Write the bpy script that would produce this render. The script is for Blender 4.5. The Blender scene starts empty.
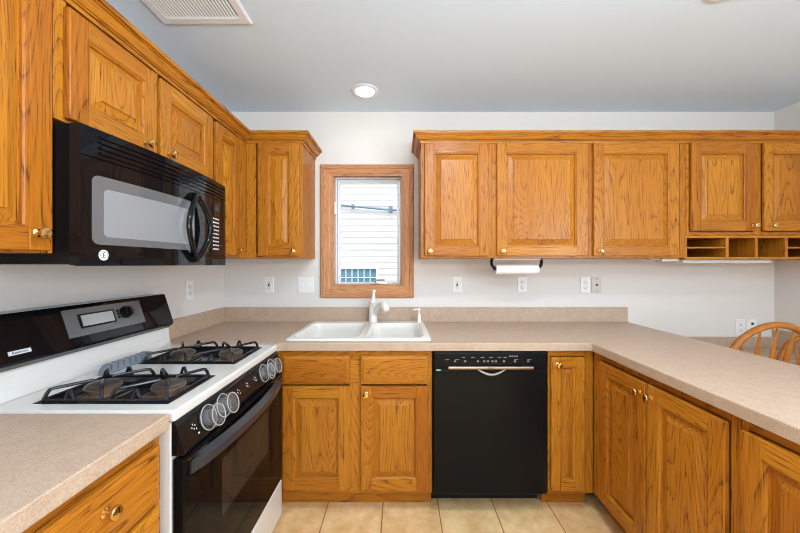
import bpy, bmesh, math, random
from mathutils import Vector, Matrix

PI = math.pi
sc = bpy.context.scene
C = sc.collection

# ------------------------------------------------------------------ camera
cam_d = bpy.data.cameras.new('camera')
cam = bpy.data.objects.new('camera', cam_d)
C.objects.link(cam)
cam.location = (0, 0, 1.329)
cam.rotation_euler = (PI / 2, 0, 0)
cam_d.sensor_width = 36
cam_d.lens = 36 * 323 / 800
cam_d.shift_x = -0.5 / 800
cam_d.shift_y = -2.0 / 800
cam_d.clip_start = 0.02
sc.camera = cam

# ------------------------------------------------------------------ world, lights, exposure
world = bpy.data.worlds.new('sky')
sc.world = world
world.use_nodes = True
wn = world.node_tree.nodes
wn['Background'].inputs[0].default_value = (0.86, 0.93, 1.0, 1)
wn['Background'].inputs[1].default_value = 1.6

def area(name, loc, target, sx, sy, power, color):
    l = bpy.data.lights.new(name, 'AREA')
    l.shape = 'RECTANGLE'
    l.size, l.size_y = sx, sy
    l.energy = power
    l.color = color
    o = bpy.data.objects.new(name, l)
    C.objects.link(o)
    o.location = loc
    d = Vector(target) - Vector(loc)
    o.rotation_euler = d.to_track_quat('-Z', 'Y').to_euler()
    return o

# side fill added from the right, out of frame, to brighten the left wall
# unseen fill added behind the camera, aimed up to lift the ceiling
area('ceiling_bounce_fill', (0.5, -0.9, 1.75), (0.5, -0.6, 3.0), 0.7, 0.7, 116, (0.80, 0.94, 1.10))
area('side_fill', (2.70, -0.9, 1.45), (-1.2, 1.2, 1.15), 1.6, 1.2, 95, (0.80, 0.94, 1.10))
sun_d = bpy.data.lights.new('sun', 'SUN')
sun_d.energy = 4.2
sun_d.angle = math.radians(1.0)
sun_d.color = (1.0, 0.98, 0.96)
sun = bpy.data.objects.new('sun', sun_d)
C.objects.link(sun)
sun.rotation_euler = Vector((0.12, 0.42, -0.9)).to_track_quat('-Z', 'Y').to_euler()
area('floor_fill', (.42, .82, 2.42), (.42, .82, 0), .14, .14, 20, (0.88, 0.96, 1.06))  # unseen overhead fill added to brighten the floor
area('rear_fill', (1.33, -.6, 2.42), (1.33, -.6, 0), .14, .14, 9, (0.88, 0.96, 1.06))  # another added overhead fill, unseen behind the camera
CAN_POWER = 9.0
CAN_COLOR = (0.88, 0.96, 1.06)

sc.view_settings.view_transform = 'Standard'
sc.view_settings.look = 'None'
sc.view_settings.gamma = 1
sc.view_settings.use_curve_mapping = False
sc.view_settings.exposure = -0.17
sc.cycles.max_bounces = 10
sc.cycles.diffuse_bounces = 5
sc.cycles.use_denoising = True
sc.cycles.filter_width = 1.0
sc.cycles.sample_clamp_indirect = 6

# ------------------------------------------------------------------ materials
def srgb(r, g, b):
    f = lambda c: (c / 255 / 12.92) if c / 255 <= 0.04045 else ((c / 255 + 0.055) / 1.055) ** 2.4
    return (f(r), f(g), f(b), 1)

def mat(name, col, rough=0.5, metal=0.0, coat=0.0, spec=0.5):
    m = bpy.data.materials.new(name)
    m.use_nodes = True
    p = m.node_tree.nodes['Principled BSDF']
    p.inputs['Base Color'].default_value = col
    p.inputs['Roughness'].default_value = rough
    p.inputs['Metallic'].default_value = metal
    p.inputs['Coat Weight'].default_value = coat
    p.inputs['Specular IOR Level'].default_value = spec
    return m

class NT:
    """small node helper"""
    def __init__(self, m):
        self.t = m.node_tree
        self.n = self.t.nodes
        self.p = self.n['Principled BSDF']
    def new(self, kind, **kw):
        x = self.n.new(kind)
        for k, v in kw.items():
            setattr(x, k, v)
        return x
    def link(self, a, b):
        self.t.links.new(a, b)
    def math(self, op, a, b=0.0, clamp=False):
        x = self.new('ShaderNodeMath', operation=op, use_clamp=clamp)
        for i, v in enumerate((a, b)):
            if isinstance(v, (int, float)):
                x.inputs[i].default_value = v
            else:
                self.link(v, x.inputs[i])
        return x.outputs[0]
    def noise(self, vec, scale, detail=2, rough=0.5):
        x = self.new('ShaderNodeTexNoise')
        x.inputs['Scale'].default_value = scale
        x.inputs['Detail'].default_value = detail
        x.inputs['Roughness'].default_value = rough
        self.link(vec, x.inputs['Vector'])
        return x.outputs['Fac']
    def ramp(self, fac, stops):
        x = self.new('ShaderNodeValToRGB')
        e = x.color_ramp.elements
        while len(e) < len(stops):
            e.new(0.5)
        for el, (pos, col) in zip(e, stops):
            el.position = pos
            el.color = col
        self.link(fac, x.inputs[0])
        return x.outputs[0]
    def mix(self, fac, a, b, mode='MIX'):
        x = self.new('ShaderNodeMix', data_type='RGBA', blend_type=mode)
        for s, v in ((x.inputs[0], fac), (x.inputs[6], a), (x.inputs[7], b)):
            if isinstance(v, (int, float, tuple)):
                s.default_value = v
            else:
                self.link(v, s)
        return x.outputs[2]
    def bump(self, h, strength, dist=0.002):
        x = self.new('ShaderNodeBump')
        x.inputs['Strength'].default_value = strength
        x.inputs['Distance'].default_value = dist
        self.link(h, x.inputs['Height'])
        self.link(x.outputs[0], self.p.inputs['Normal'])

OAK_LIGHT = srgb(195, 127, 35)
OAK_MID = srgb(168, 97, 23)
OAK_DARK = srgb(98, 48, 12)

def oak(name, axis, light=OAK_LIGHT, mid=OAK_MID, dark=OAK_DARK):
    m = mat(name, light, 0.34, spec=0.28)
    t = NT(m)
    tc = t.new('ShaderNodeTexCoord')
    oi = t.new('ShaderNodeObjectInfo')
    sep = t.new('ShaderNodeSeparateXYZ')
    t.link(tc.outputs['Object'], sep.inputs[0])
    off = t.math('MULTIPLY', oi.outputs['Random'], 37.0)
    comb = t.new('ShaderNodeCombineXYZ')
    fine = t.new('ShaderNodeCombineXYZ')
    for i in range(3):
        k = 0.115 if i == axis else 1.0
        t.link(t.math('ADD', t.math('MULTIPLY', sep.outputs[i], k), off), comb.inputs[i])
        k = 0.03 if i == axis else 1.0
        t.link(t.math('ADD', t.math('MULTIPLY', sep.outputs[i], k), off), fine.inputs[i])
    n1 = t.noise(comb.outputs[0], 5.5, 1.2, 0.45)
    rings = t.math('FRACT', t.math('MULTIPLY', n1, 42.0))
    line = t.ramp(rings, [(0.0, (0.08,) * 3 + (1,)), (0.45, (0.0,) * 3 + (1,)), (0.82, (0.35,) * 3 + (1,)), (0.95, (1,) * 3 + (1,)), (1.0, (0.1,) * 3 + (1,))])
    pores = t.noise(fine.outputs[0], 330, 2, 0.6)
    pore = t.ramp(pores, [(0.50, (0,) * 3 + (1,)), (0.68, (1,) * 3 + (1,))])
    tone = t.noise(comb.outputs[0], 2.2, 2, 0.5)
    tone = t.ramp(tone, [(0.30, (0,) * 3 + (1,)), (0.70, (1,) * 3 + (1,))])
    base = t.mix(tone, light, mid)
    g = t.mix(pore, line, (1, 1, 1, 1), 'MULTIPLY')
    dash = t.ramp(pores, [(0.36, (0.15,) * 3 + (1,)), (0.62, (1,) * 3 + (1,))])
    fac = t.math('ADD', t.math('MULTIPLY', t.math('MULTIPLY', line, dash), 0.95), t.math('MULTIPLY', pore, 0.40), True)
    t.link(t.mix(fac, base, dark), t.p.inputs['Base Color'])
    t.link(t.math('ADD', t.math('MULTIPLY', fac, 0.2), 0.30), t.p.inputs['Roughness'])
    t.bump(fac, -0.12, 0.001)
    return m

OAK_X = oak('oak_grain_along_width', 0)
OAK_Y = oak('oak_grain_along_depth', 1)
OAK_Z = oak('oak_grain_upright', 2)
OAK3 = [OAK_Z, OAK_X, OAK_Y]          # slot 0 upright, 1 along width, 2 along depth
PINKOAK = dict(light=srgb(202, 146, 100), mid=srgb(190, 128, 82), dark=srgb(140, 84, 48))
TRIM_X = oak('window_oak_level', 0, **PINKOAK)
TRIM_Z = oak('window_oak_upright', 2, **PINKOAK)

def laminate():
    m = mat('speckled_beige_laminate', srgb(215, 192, 168), 0.42, spec=0.4)
    t = NT(m)
    tc = t.new('ShaderNodeTexCoord')
    a = t.noise(tc.outputs['Object'], 260, 2, 0.6)
    b = t.noise(tc.outputs['Object'], 22, 3, 0.6)
    c1 = t.ramp(a, [(0.34, srgb(158, 132, 110)), (0.5, srgb(184, 157, 132)), (0.66, srgb(199, 176, 152))])
    c2 = t.ramp(b, [(0.35, srgb(177, 150, 126)), (0.65, srgb(189, 165, 142))])
    t.link(t.mix(0.5, c1, c2), t.p.inputs['Base Color'])
    return m
LAMINATE = laminate()

def wall_paint():
    m = mat('warm_white_wall_paint', srgb(223, 217, 209), 0.7, spec=0.25)
    t = NT(m)
    tc = t.new('ShaderNodeTexCoord')
    a = t.noise(tc.outputs['Object'], 120, 3, 0.6)
    t.bump(a, 0.05, 0.002)
    return m
WALL = wall_paint()
CEIL = mat('white_ceiling_paint', srgb(214, 228, 240), 0.8, spec=0.2)

def tile():
    m = mat('tan_floor_tile', srgb(214, 182, 138), 0.35, spec=0.45)
    t = NT(m)
    tc = t.new('ShaderNodeTexCoord')
    mp = t.new('ShaderNodeMapping')
    mp.inputs['Location'].default_value = (-0.208, -1.88, 0)
    t.link(tc.outputs['Object'], mp.inputs[0])
    br = t.new('ShaderNodeTexBrick', offset=0.0, squash=1.0)
    br.inputs['Scale'].default_value = 1.0
    br.inputs['Brick Width'].default_value = 0.305
    br.inputs['Row Height'].default_value = 0.305
    br.inputs['Mortar Size'].default_value = 0.0032
    br.inputs['Mortar Smooth'].default_value = 0.2
    br.inputs['Bias'].default_value = 0.0
    br.inputs['Color1'].default_value = srgb(252, 216, 158)
    br.inputs['Color2'].default_value = srgb(246, 206, 146)
    br.inputs['Mortar'].default_value = srgb(150, 118, 84)
    t.link(mp.outputs[0], br.inputs['Vector'])
    b = t.noise(tc.outputs['Object'], 9, 4, 0.65)
    c = t.ramp(b, [(0.32, srgb(215, 190, 160)), (0.68, (1, 1, 1, 1))])
    t.link(t.mix(0.8, br.outputs['Color'], c, 'MULTIPLY'), t.p.inputs['Base Color'])
    t.bump(br.outputs['Fac'], -0.3, 0.002)
    return m
TILE = tile()

BLACK = mat('black_gloss_enamel', (0.005, 0.005, 0.006, 1), 0.05, spec=0.25)
DWBLACK = mat('black_dishwasher_front', (0.006, 0.006, 0.0065, 1), 0.22, spec=0.13)
BLACKGLASS = mat('black_oven_glass', (0.004, 0.004, 0.004, 1), 0.04, spec=0.08)
DARKGLASS = mat('smoked_oven_window', (0.02, 0.017, 0.014, 1), 0.05, spec=0.2)
SATINBLACK = mat('satin_black_plastic', (0.006, 0.006, 0.0065, 1), 0.28, spec=0.15)
CASTIRON = mat('black_enamelled_grate', (0.010, 0.010, 0.012, 1), 0.25)
PANBLACK = mat('black_burner_pan', (0.014, 0.016, 0.02, 1), 0.16)
WHITE = mat('white_appliance_enamel', srgb(216, 211, 203), 0.16, coat=0.3)
SINKM = mat('bisque_white_sink', srgb(230, 225, 215), 0.14, coat=0.3)
PLASTIC = mat('white_plastic', srgb(238, 236, 231), 0.35)
BEIGEPLATE = mat('beige_plastic', srgb(205, 196, 184), 0.4)
SLOT = mat('dark_slot', (0.012, 0.011, 0.010, 1), 0.6)
BRASS = mat('polished_brass', srgb(226, 190, 122), 0.20, metal=1.0)
CHROME = mat('brushed_chrome', srgb(206, 204, 200), 0.18, metal=1.0)
BRONZE = mat('bronze_handle_metal', srgb(176, 160, 146), 0.28, metal=1.0)
GREYPANEL = mat('grey_control_plate', srgb(112, 112, 112), 0.25, metal=0.4)
DISPLAY = mat('silver_display', srgb(176, 178, 178), 0.22, metal=0.5)
MWGLASS = mat('microwave_glass_reflection_grey', srgb(96, 97, 98), 0.09, coat=0.4)  # grey of the glass with the door's reflections painted in
MWMESH = mat('microwave_screen_reflection_grey', srgb(136, 137, 138), 0.14, coat=0.3)  # mesh screen, its paler grey mostly standing in for reflected light
MARK = mat('pale_printed_marks', srgb(205, 205, 205), 0.4)
DIMMARK = mat('grey_printed_marks', srgb(128, 128, 128), 0.4)
BURNER = mat('brown_burner_cap', srgb(142, 120, 98), 0.30, metal=0.55)
CAPM = mat('dark_burner_cap', srgb(92, 82, 76), 0.28, metal=0.5)
ALU = mat('aluminium_burner_ring', srgb(170, 175, 182), 0.25, metal=0.9)
PAPER = mat('white_paper', srgb(244, 243, 240), 0.8, spec=0.2)
VINYL = mat('white_vinyl_sash', srgb(226, 228, 232), 0.4)
SIDING = mat('cream_vinyl_siding', srgb(240, 240, 240), 0.6)
BLUEGLASS = mat('blue_grey_window_pane', srgb(88, 138, 160), 0.12)
PIPE = mat('blue_grey_conduit', srgb(104, 132, 152), 0.5)
TOEBLACK = mat('black_toe_panel', (0.01, 0.01, 0.01, 1), 0.5)
VENTWHITE = mat('white_vent_enamel', srgb(228, 228, 228), 0.4)
VENTDARK = mat('grey_vent_throat', srgb(88, 88, 90), 0.8)
LCDGREEN = mat('pale_green_sticker', srgb(150, 220, 205), 0.4)
GRASSM = mat('outdoor_ground', srgb(150, 150, 140), 0.9)
BOWOAK = oak('chair_oak', 2, light=srgb(186, 118, 42), mid=srgb(170, 100, 30), dark=srgb(110, 58, 16))

def glass_pane():
    m = bpy.data.materials.new('clear_window_glass')
    m.use_nodes = True
    n = m.node_tree.nodes
    n.clear()
    o = n.new('ShaderNodeOutputMaterial')
    mx = n.new('ShaderNodeMixShader')
    tr = n.new('ShaderNodeBsdfTransparent')
    gl = n.new('ShaderNodeBsdfGlossy')
    fr = n.new('ShaderNodeFresnel')
    gl.inputs['Roughness'].default_value = 0.02
    fr.inputs[0].default_value = 1.3
    l = m.node_tree.links
    l.new(fr.outputs[0], mx.inputs[0]); l.new(tr.outputs[0], mx.inputs[1]); l.new(gl.outputs[0], mx.inputs[2]); l.new(mx.outputs[0], o.inputs[0])
    return m
GLASS = glass_pane()
def clear_plastic():
    m = bpy.data.materials.new('clear_plastic_cover')
    m.use_nodes = True
    n = m.node_tree.nodes
    n.clear()
    o = n.new('ShaderNodeOutputMaterial')
    mx = n.new('ShaderNodeMixShader')
    tr = n.new('ShaderNodeBsdfTransparent')
    pr = n.new('ShaderNodeBsdfPrincipled')
    pr.inputs['Base Color'].default_value = srgb(235, 232, 226)
    pr.inputs['Roughness'].default_value = 0.12
    mx.inputs[0].default_value = 0.07
    l = m.node_tree.links
    l.new(tr.outputs[0], mx.inputs[1]); l.new(pr.outputs[0], mx.inputs[2]); l.new(mx.outputs[0], o.inputs[0])
    return m
CLEAR = clear_plastic()
HANDLEM = mat('charcoal_handle_plastic', (0.022, 0.024, 0.028, 1), 0.3)
KNOBM = mat('dark_grey_range_knob', srgb(84, 84, 86), 0.3, metal=0.4)
RIMM = mat('translucent_grey_rim', srgb(168, 166, 162), 0.15)
LAMP = bpy.data.materials.new('lit_lamp_face')
LAMP.use_nodes = True
LAMP.node_tree.nodes['Principled BSDF'].inputs['Emission Color'].default_value = (1, 0.96, 0.9, 1)
LAMP.node_tree.nodes['Principled BSDF'].inputs['Emission Strength'].default_value = 4.0

# ------------------------------------------------------------------ mesh building
class MB:
    def __init__(self):
        self.v, self.f, self.mi, self.sm = [], [], [], []
    def add(self, verts, faces, mi=0, smooth=False):
        b = len(self.v)
        self.v += [tuple(p) for p in verts]
        for i, f in enumerate(faces):
            self.f.append([b + k for k in f])
            self.mi.append(mi[i] if isinstance(mi, list) else mi)
            self.sm.append(smooth)
        return self
    def box(self, x0, x1, y0, y1, z0, z1, mi=0, bev=0.0):
        c = [(x0 + x1) / 2, (y0 + y1) / 2, (z0 + z1) / 2]
        h = [abs(x1 - x0) / 2, abs(y1 - y0) / 2, abs(z1 - z0) / 2]
        if bev <= 0:
            s = [(-1, -1, -1), (1, -1, -1), (1, 1, -1), (-1, 1, -1), (-1, -1, 1), (1, -1, 1), (1, 1, 1), (-1, 1, 1)]
            v = [[c[i] + h[i] * q[i] for i in range(3)] for q in s]
            return self.add(v, [(3, 2, 1, 0), (4, 5, 6, 7), (0, 1, 5, 4), (1, 2, 6, 5), (2, 3, 7, 6), (3, 0, 4, 7)], mi)
        bm = bmesh.new()
        bmesh.ops.create_cube(bm, size=1.0)
        for q in bm.verts:
            q.co = Vector([c[i] + 2 * h[i] * q.co[i] for i in range(3)])
        bev = min(bev, min(h) * 0.9)
        bmesh.ops.bevel(bm, geom=list(bm.edges), offset=bev, segments=2, profile=0.5, affect='EDGES')
        bm.verts.index_update()
        v = [q.co[:] for q in bm.verts]
        f = [[q.index for q in fc.verts] for fc in bm.faces]
        bm.free()
        return self.add(v, f, mi)
    def prism(self, poly, axis, a, b, mi=0):
        """poly: 2-D points in the two other axes (in xyz order)"""
        def P(p, t):
            q = list(p)
            q.insert(axis, t)
            return q
        n = len(poly)
        v = [P(p, a) for p in poly] + [P(p, b) for p in poly]
        f = [list(range(n))[::-1], list(range(n, 2 * n))]
        f += [(i, (i + 1) % n, n + (i + 1) % n, n + i) for i in range(n)]
        return self.add(v, f, mi)
    def tube(self, pts, r, n=10, mi=0, cap=True, closed=False, flat=1.0, up=None):
        P = [Vector(p) for p in pts]
        k = len(P)
        R = r if isinstance(r, (list, tuple)) else [r] * k
        v = []
        ref = None
        for i in range(k):
            if closed:
                t = P[(i + 1) % k] - P[i - 1]
            else:
                t = P[min(i + 1, k - 1)] - P[max(i - 1, 0)]
            t.normalize()
            if ref is None:
                ref = Vector(up) if up else (Vector((0, 0, 1)) if abs(t.z) < 0.9 else Vector((1, 0, 0)))
            a = ref - t * ref.dot(t)
            if a.length < 1e-6:
                a = t.orthogonal()
            a.normalize()
            ref = a
            b = t.cross(a)
            for j in range(n):
                w = 2 * PI * j / n
                v.append(P[i] + a * (math.cos(w) * R[i]) + b * (math.sin(w) * R[i] * flat))
        f = []
        for i in range(k if closed else k - 1):
            i2 = (i + 1) % k
            f += [(i * n + j, i * n + (j + 1) % n, i2 * n + (j + 1) % n, i2 * n + j) for j in range(n)]
        if cap and not closed:
            f.append(list(range(n))[::-1])
            f.append([(k - 1) * n + j for j in range(n)])
        return self.add(v, f, mi, True)
    def lathe(self, prof, o=(0, 0, 0), axis=(0, 0, 1), n=24, mi=0, smooth=True, sx=1.0):
        ax = Vector(axis).normalized()
        a = ax.orthogonal().normalized()
        b = ax.cross(a)
        O = Vector(o)
        v = []
        for r, h in prof:
            for j in range(n):
                w = 2 * PI * j / n
                v.append(O + ax * h + (a * math.cos(w) + b * math.sin(w)) * max(r, 1e-5))
        f = []
        for i in range(len(prof) - 1):
            f += [(i * n + j, i * n + (j + 1) % n, (i + 1) * n + (j + 1) % n, (i + 1) * n + j) for j in range(n)]
        f.append(list(range(n))[::-1])
        f.append([(len(prof) - 1) * n + j for j in range(n)])
        return self.add(v, f, mi, smooth)
    def loops(self, x0, x1, z0, z1, steps, mats=(0, 1), cap=None):
        """nested rectangles facing -y; steps = [(inset, y)]; sides take mats[0], top and bottom mats[1]"""
        v = []
        for ins, y in steps:
            v += [(x0 + ins, y, z0 + ins), (x1 - ins, y, z0 + ins), (x1 - ins, y, z1 - ins), (x0 + ins, y, z1 - ins)]
        f, m = [], []
        for i in range(len(steps) - 1):
            a, b = i * 4, i * 4 + 4
            for j in range(4):
                k = (j + 1) % 4
                f.append((a + j, a + k, b + k, b + j))
                m.append(mats[1] if j in (0, 2) else mats[0])
        if cap is not None:
            e = (len(steps) - 1) * 4
            f.append((e, e + 1, e + 2, e + 3))
            m.append(cap)
        return self.add(v, f, m)
    def build(self, name, mats, parent=None, recalc=False, autosmooth=False):
        me = bpy.data.meshes.new(name)
        me.from_pydata(self.v, [], self.f)
        me.polygons.foreach_set('material_index', self.mi)
        me.polygons.foreach_set('use_smooth', self.sm)
        for m in (mats if isinstance(mats, (list, tuple)) else [mats]):
            me.materials.append(m)
        me.update()
        if recalc:
            bm = bmesh.new()
            bm.from_mesh(me)
            bmesh.ops.recalc_face_normals(bm, faces=bm.faces)
            bm.to_mesh(me)
            bm.free()
        if any(self.sm):
            me.set_sharp_from_angle(angle=math.radians(42))
        o = bpy.data.objects.new(name, me)
        C.objects.link(o)
        if parent is not None:
            o.parent = parent
        return o

def thing(name, label, cat, loc=(0, 0, 0), rotz=0.0, group=None, kind=None):
    o = bpy.data.objects.new(name, None)
    o.empty_display_size = 0.1
    C.objects.link(o)
    o.location = loc
    o.rotation_euler = (0, 0, rotz)
    tag(o, label, cat, group, kind)
    return o

def tag(o, label=None, cat=None, group=None, kind=None):
    if label: o['label'] = label
    if cat: o['category'] = cat
    if group: o['group'] = group
    if kind: o['kind'] = kind
    return o

def structure(o):
    o['kind'] = 'structure'
    return o

def copy_tree(o, parent=None):
    c = o.copy()
    C.objects.link(c)
    if parent is not None:
        c.parent = parent
    for ch in list(o.children):
        copy_tree(ch, c)
    return c

# ------------------------------------------------------------------ room shell
XL, XR, YB, YF, ZC = -1.285, 2.72, 2.35, -3.0, 2.44
WX0, WX1, WZ0, WZ1 = -0.499, 0.018, 1.163, 1.996      # opening over the sink

structure(MB().box(XL - .12, XR + .12, YF - .12, YB + .12, -0.1, 0.0).build('floor', TILE))
structure(MB().box(XL - .12, XR + .12, YF - .12, YB + .12, ZC, ZC + 0.1).build('ceiling', CEIL))
structure(MB().box(XL - .12, XL, YF, YB, 0, ZC).build('wall_left', WALL))
w = MB()
w.box(XL - .12, WX0, YB, YB + .15, 0, ZC); w.box(WX1, XR + .12, YB, YB + .15, 0, ZC)
w.box(WX0, WX1, YB, YB + .15, 0, WZ0); w.box(WX0, WX1, YB, YB + .15, WZ1, ZC)
structure(w.build('wall_back', WALL))
# right wall with the unseen dining window, plain rear wall
w = MB()
w.box(XR, XR + .12, -0.1, YB, 0, ZC); w.box(XR, XR + .12, YF, -1.7, 0, ZC)
w.box(XR, XR + .12, -1.7, -0.1, 0, 0.8); w.box(XR, XR + .12, -1.7, -0.1, 2.1, ZC)
structure(w.build('wall_right', WALL))
w = MB()
w.box(XL - .12, XR + .12, YF - .12, YF, 0, ZC)
structure(w.build('wall_front', WALL))
w = MB()
w.box(XR + .03, XR + .07, -1.7, -0.1, 0.8, 0.86); w.box(XR + .03, XR + .07, -1.7, -0.1, 2.04, 2.1)
for y in (-1.7, -0.93, -0.16): w.box(XR + .03, XR + .07, y, y + .06, 0.86, 2.04)
o = structure(w.build('window_2', VINYL)); MB().box(XR + .045, XR + .05, -1.64, -0.16, 0.86, 2.04).build('window_pane', GLASS, o)

# ------------------------------------------------------------------ window over the sink
win = thing('window_1', 'small casement window with oak casing above the sink', 'window', (0, YB, 0), kind='structure')
TX0, TX1, TZ0, TZ1 = -0.581, 0.097, 1.087, 2.054
t = MB()
steps = [(0, 0), (0, -.010), (.006, -.018), (.03, -.021), (.036, -.016), (.062, -.014), (.070, -.010), (.083, -.008), (.083, 0)]
t.loops(TX0, TX1, TZ0, TZ1, steps)
t.build('window_frame', [TRIM_Z, TRIM_X], win)
t = MB()
t.box(WX0, WX0 + .012, 0, .145, WZ0, WZ1); t.box(WX1 - .012, WX1, 0, .145, WZ0, WZ1)
t.box(WX0 + .012, WX1 - .012, 0, .145, WZ1 - .012, WZ1, 1)
t.build('window_jamb', [TRIM_Z, TRIM_X], win)
MB().box(WX0 + .012, WX1 - .012, -.004, .145, WZ0, WZ0 + .02, 0, .003).build('window_sill', TRIM_X, win)
t = MB()
sx0, sx1, sz0, sz1 = WX0 + .012, WX1 - .012, WZ0 + .02, WZ1 - .012
for a, b in (((sx0, sx0 + .012), .065), ((sx1 - .012, sx1), .065)):
    t.box(a[0], a[1], b, .13, sz0, sz1, 0, .002)
t.box(sx0 + .012, sx1 - .012, .065, .13, sz1 - .014, sz1, 0, .002)
for a, b, c, d in ((sx0 + .014, sx0 + .034, sz0, sz1 - .016), (sx1 - .034, sx1 - .014, sz0, sz1 - .016), (sx0 + .034, sx1 - .034, sz0, sz0 + .012), (sx0 + .034, sx1 - .034, sz1 - .046, sz1 - .016)):
    t.box(a, b, .085, .115, c, d, 0, .003)
t.build('window_sash', VINYL, win)
MB().box(sx0 + .03, sx1 - .03, .098, .102, sz0 + .01, sz1 - .04).build('window_pane', GLASS, win)
t = MB()
t.box(-0.22, -0.10, .01, .045, sz0 - .001, sz0 + .014, 0, .004)
t.tube([(-.185, .025, sz0 + .012), (-.180, .015, sz0 + .03), (-.13, .008, sz0 + .034), (-.115, .006, sz0 + .03)], .007, 8)
t.build('window_crank', CHROME, win)
MB().box(sx0 - .002, sx0 + .012, .03, .055, 1.70, 1.79, 0, .004).build('window_lock', PLASTIC, win)

# ------------------------------------------------------------------ neighbouring house outside
house = thing('neighbor_house', 'cream lap-sided house wall seen through the window', 'house', (0, 6.0, 0))
t = MB()
lap = 0.115
poly = []
z = 0.0
while z < 4.6:
    poly += [(-0.020, z), (0.0, z + lap - .001)]
    z += lap
poly = poly + [(0.15, z), (0.15, 0.0)]
t.prism(poly, 0, -5.0, 4.0)
t.build('siding_wall', SIDING, house, recalc=True)
t = MB()
hx0, hx1, hz0, hz1 = -1.17, -0.40, 0.55, 1.30
t.loops(hx0, hx1, hz0, hz1, [(0, 0), (0, -.05), (.05, -.05), (.05, -.02), (.05, -.02)])
for i in range(1, 6):
    x = hx0 + .05 + (hx1 - hx0 - .1) * i / 6
    t.box(x - .008, x + .008, -.035, -.018, hz0 + .05, hz1 - .05)
for i in range(1, 4):
    z = hz0 + .05 + (hz1 - hz0 - .1) * i / 4
    t.box(hx0 + .05, hx1 - .05, -.034, -.018, z - .008, z + .008)
f = t.build('window', VINYL, house)
MB().box(hx0 + .045, hx1 - .045, -.020, -.016, hz0 + .045, hz1 - .045).build('pane', BLUEGLASS, f)
t = MB()
t.tube([(-1.6, -.05, 2.47), (-0.85, -.05, 2.40), (-0.3, -.05, 2.345), (0.3, -.05, 2.32)], .020, 8)
t.box(-.90, -.86, -.08, .0, 2.36, 2.44, 0, .005); t.box(-.22, -.15, -.08, .0, 2.29, 2.40, 0, .005)
t.build('conduit', PIPE, house)
structure(MB().box(-8, 8, YB + .2, 9, -0.35, -0.25).build('ground', GRASSM))

# ------------------------------------------------------------------ cabinets
def knob(x, z, parent, y=-0.02):
    m = MB()
    m.lathe([(.011, 0), (.011, .003), (.0055, .006), (.005, .014), (.009, .018), (.0145, .022), (.0155, .026), (.0135, .030), (.007, .0325), (0, .033)], (x, y, z), (0, -1, 0), 20)
    return m.build('knob', BRASS, parent, recalc=True)

def door(parent, x0, x1, z0, z1, kn=None, name='door', sw=.058, t=.02):
    m = MB()
    b = .0035
    m.box(x0, x0 + sw, -t, -.001, z0, z1, 0, b); m.box(x1 - sw, x1, -t, -.001, z0, z1, 0, b)
    m.box(x0 + sw, x1 - sw, -t, -.001, z0, z0 + sw, 1, .0015); m.box(x0 + sw, x1 - sw, -t, -.001, z1 - sw, z1, 1, .0015)
    m.loops(x0 + sw, x1 - sw, z0 + sw, z1 - sw, [(-.002, -t - .0006), (.001, -t - .0006), (.002, -t + .003), (.005, -t + .0035), (.009, -t + .007), (.010, -t + .016)])
    d = m.build(name, OAK3, parent)
    p = MB()
    s2 = sw + .0095
    p.loops(x0 + s2, x1 - s2, z0 + s2, z1 - s2, [(0, -t + .0145), (.004, -t + .0145), (.033, -t + .0055), (.0335, -t + .0015), (.035, -t + .0008)], (0, 0), 0)
    p.build('panel', OAK3, d)
    if kn:
        knob(kn[0], kn[1], d)
    return d

def slab_front(parent, x0, x1, z0, z1, kn=None, name='drawer'):
    m = MB()
    m.box(x0, x1, -.019, -.001, z0, z1, 1, .002)
    m.loops(x0, x1, z0, z1, [(.004, -.0185), (.016, -.0225), (.018, -.0225)], (1, 1), 1)
    d = m.build(name, OAK3, parent)
    if kn:
        knob(kn[0], kn[1], d, -.0225)
    return d

def carcass(parent, x0, x1, z0, z1, depth, toe=False, stiles=(.035, .035), mids=(), rails=(), top=.03, bot=.03, side=0):
    """box + face frame; front of the frame at y = 0"""
    m = MB()
    zb = z0
    m.box(x0, x1, .0195, depth, zb, z1, 0)
    m.build('body', OAK3, parent)
    f = MB()
    f.box(x0, x0 + stiles[0], 0, .0193, zb, z1, 0, .001); f.box(x1 - stiles[1], x1, 0, .0193, zb, z1, 0, .001)
    xs = [x0 + stiles[0]] + [q for mm in mids for q in mm] + [x1 - stiles[1]]
    for a, b in mids:
        f.box(a, b, 0, .0193, zb + bot, z1 - top, 0, .001)
    f.box(x0 + stiles[0], x1 - stiles[1], 0, .0193, z1 - top, z1, 1, .001)
    f.box(x0 + stiles[0], x1 - stiles[1], 0, .0193, zb, zb + bot, 1, .001)
    for za, zb2 in rails:
        for i in range(0, len(xs), 2):
            f.box(xs[i], xs[i + 1], 0, .0193, za, zb2, 1, .001)
    # dark void behind the gaps is the carcass front itself
    f.build('face_frame', OAK3, parent)
    if toe:
        MB().box(x0, x1, .075, .09, 0.0, z0 - .001, 1).build('toe_kick', OAK3, parent)

UZ0, UZ1 = 1.370, 2.134
DZ0, DZ1 = 1.384, 2.088
RB, RL, RP = 0.0, PI / 2, -PI / 2
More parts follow.
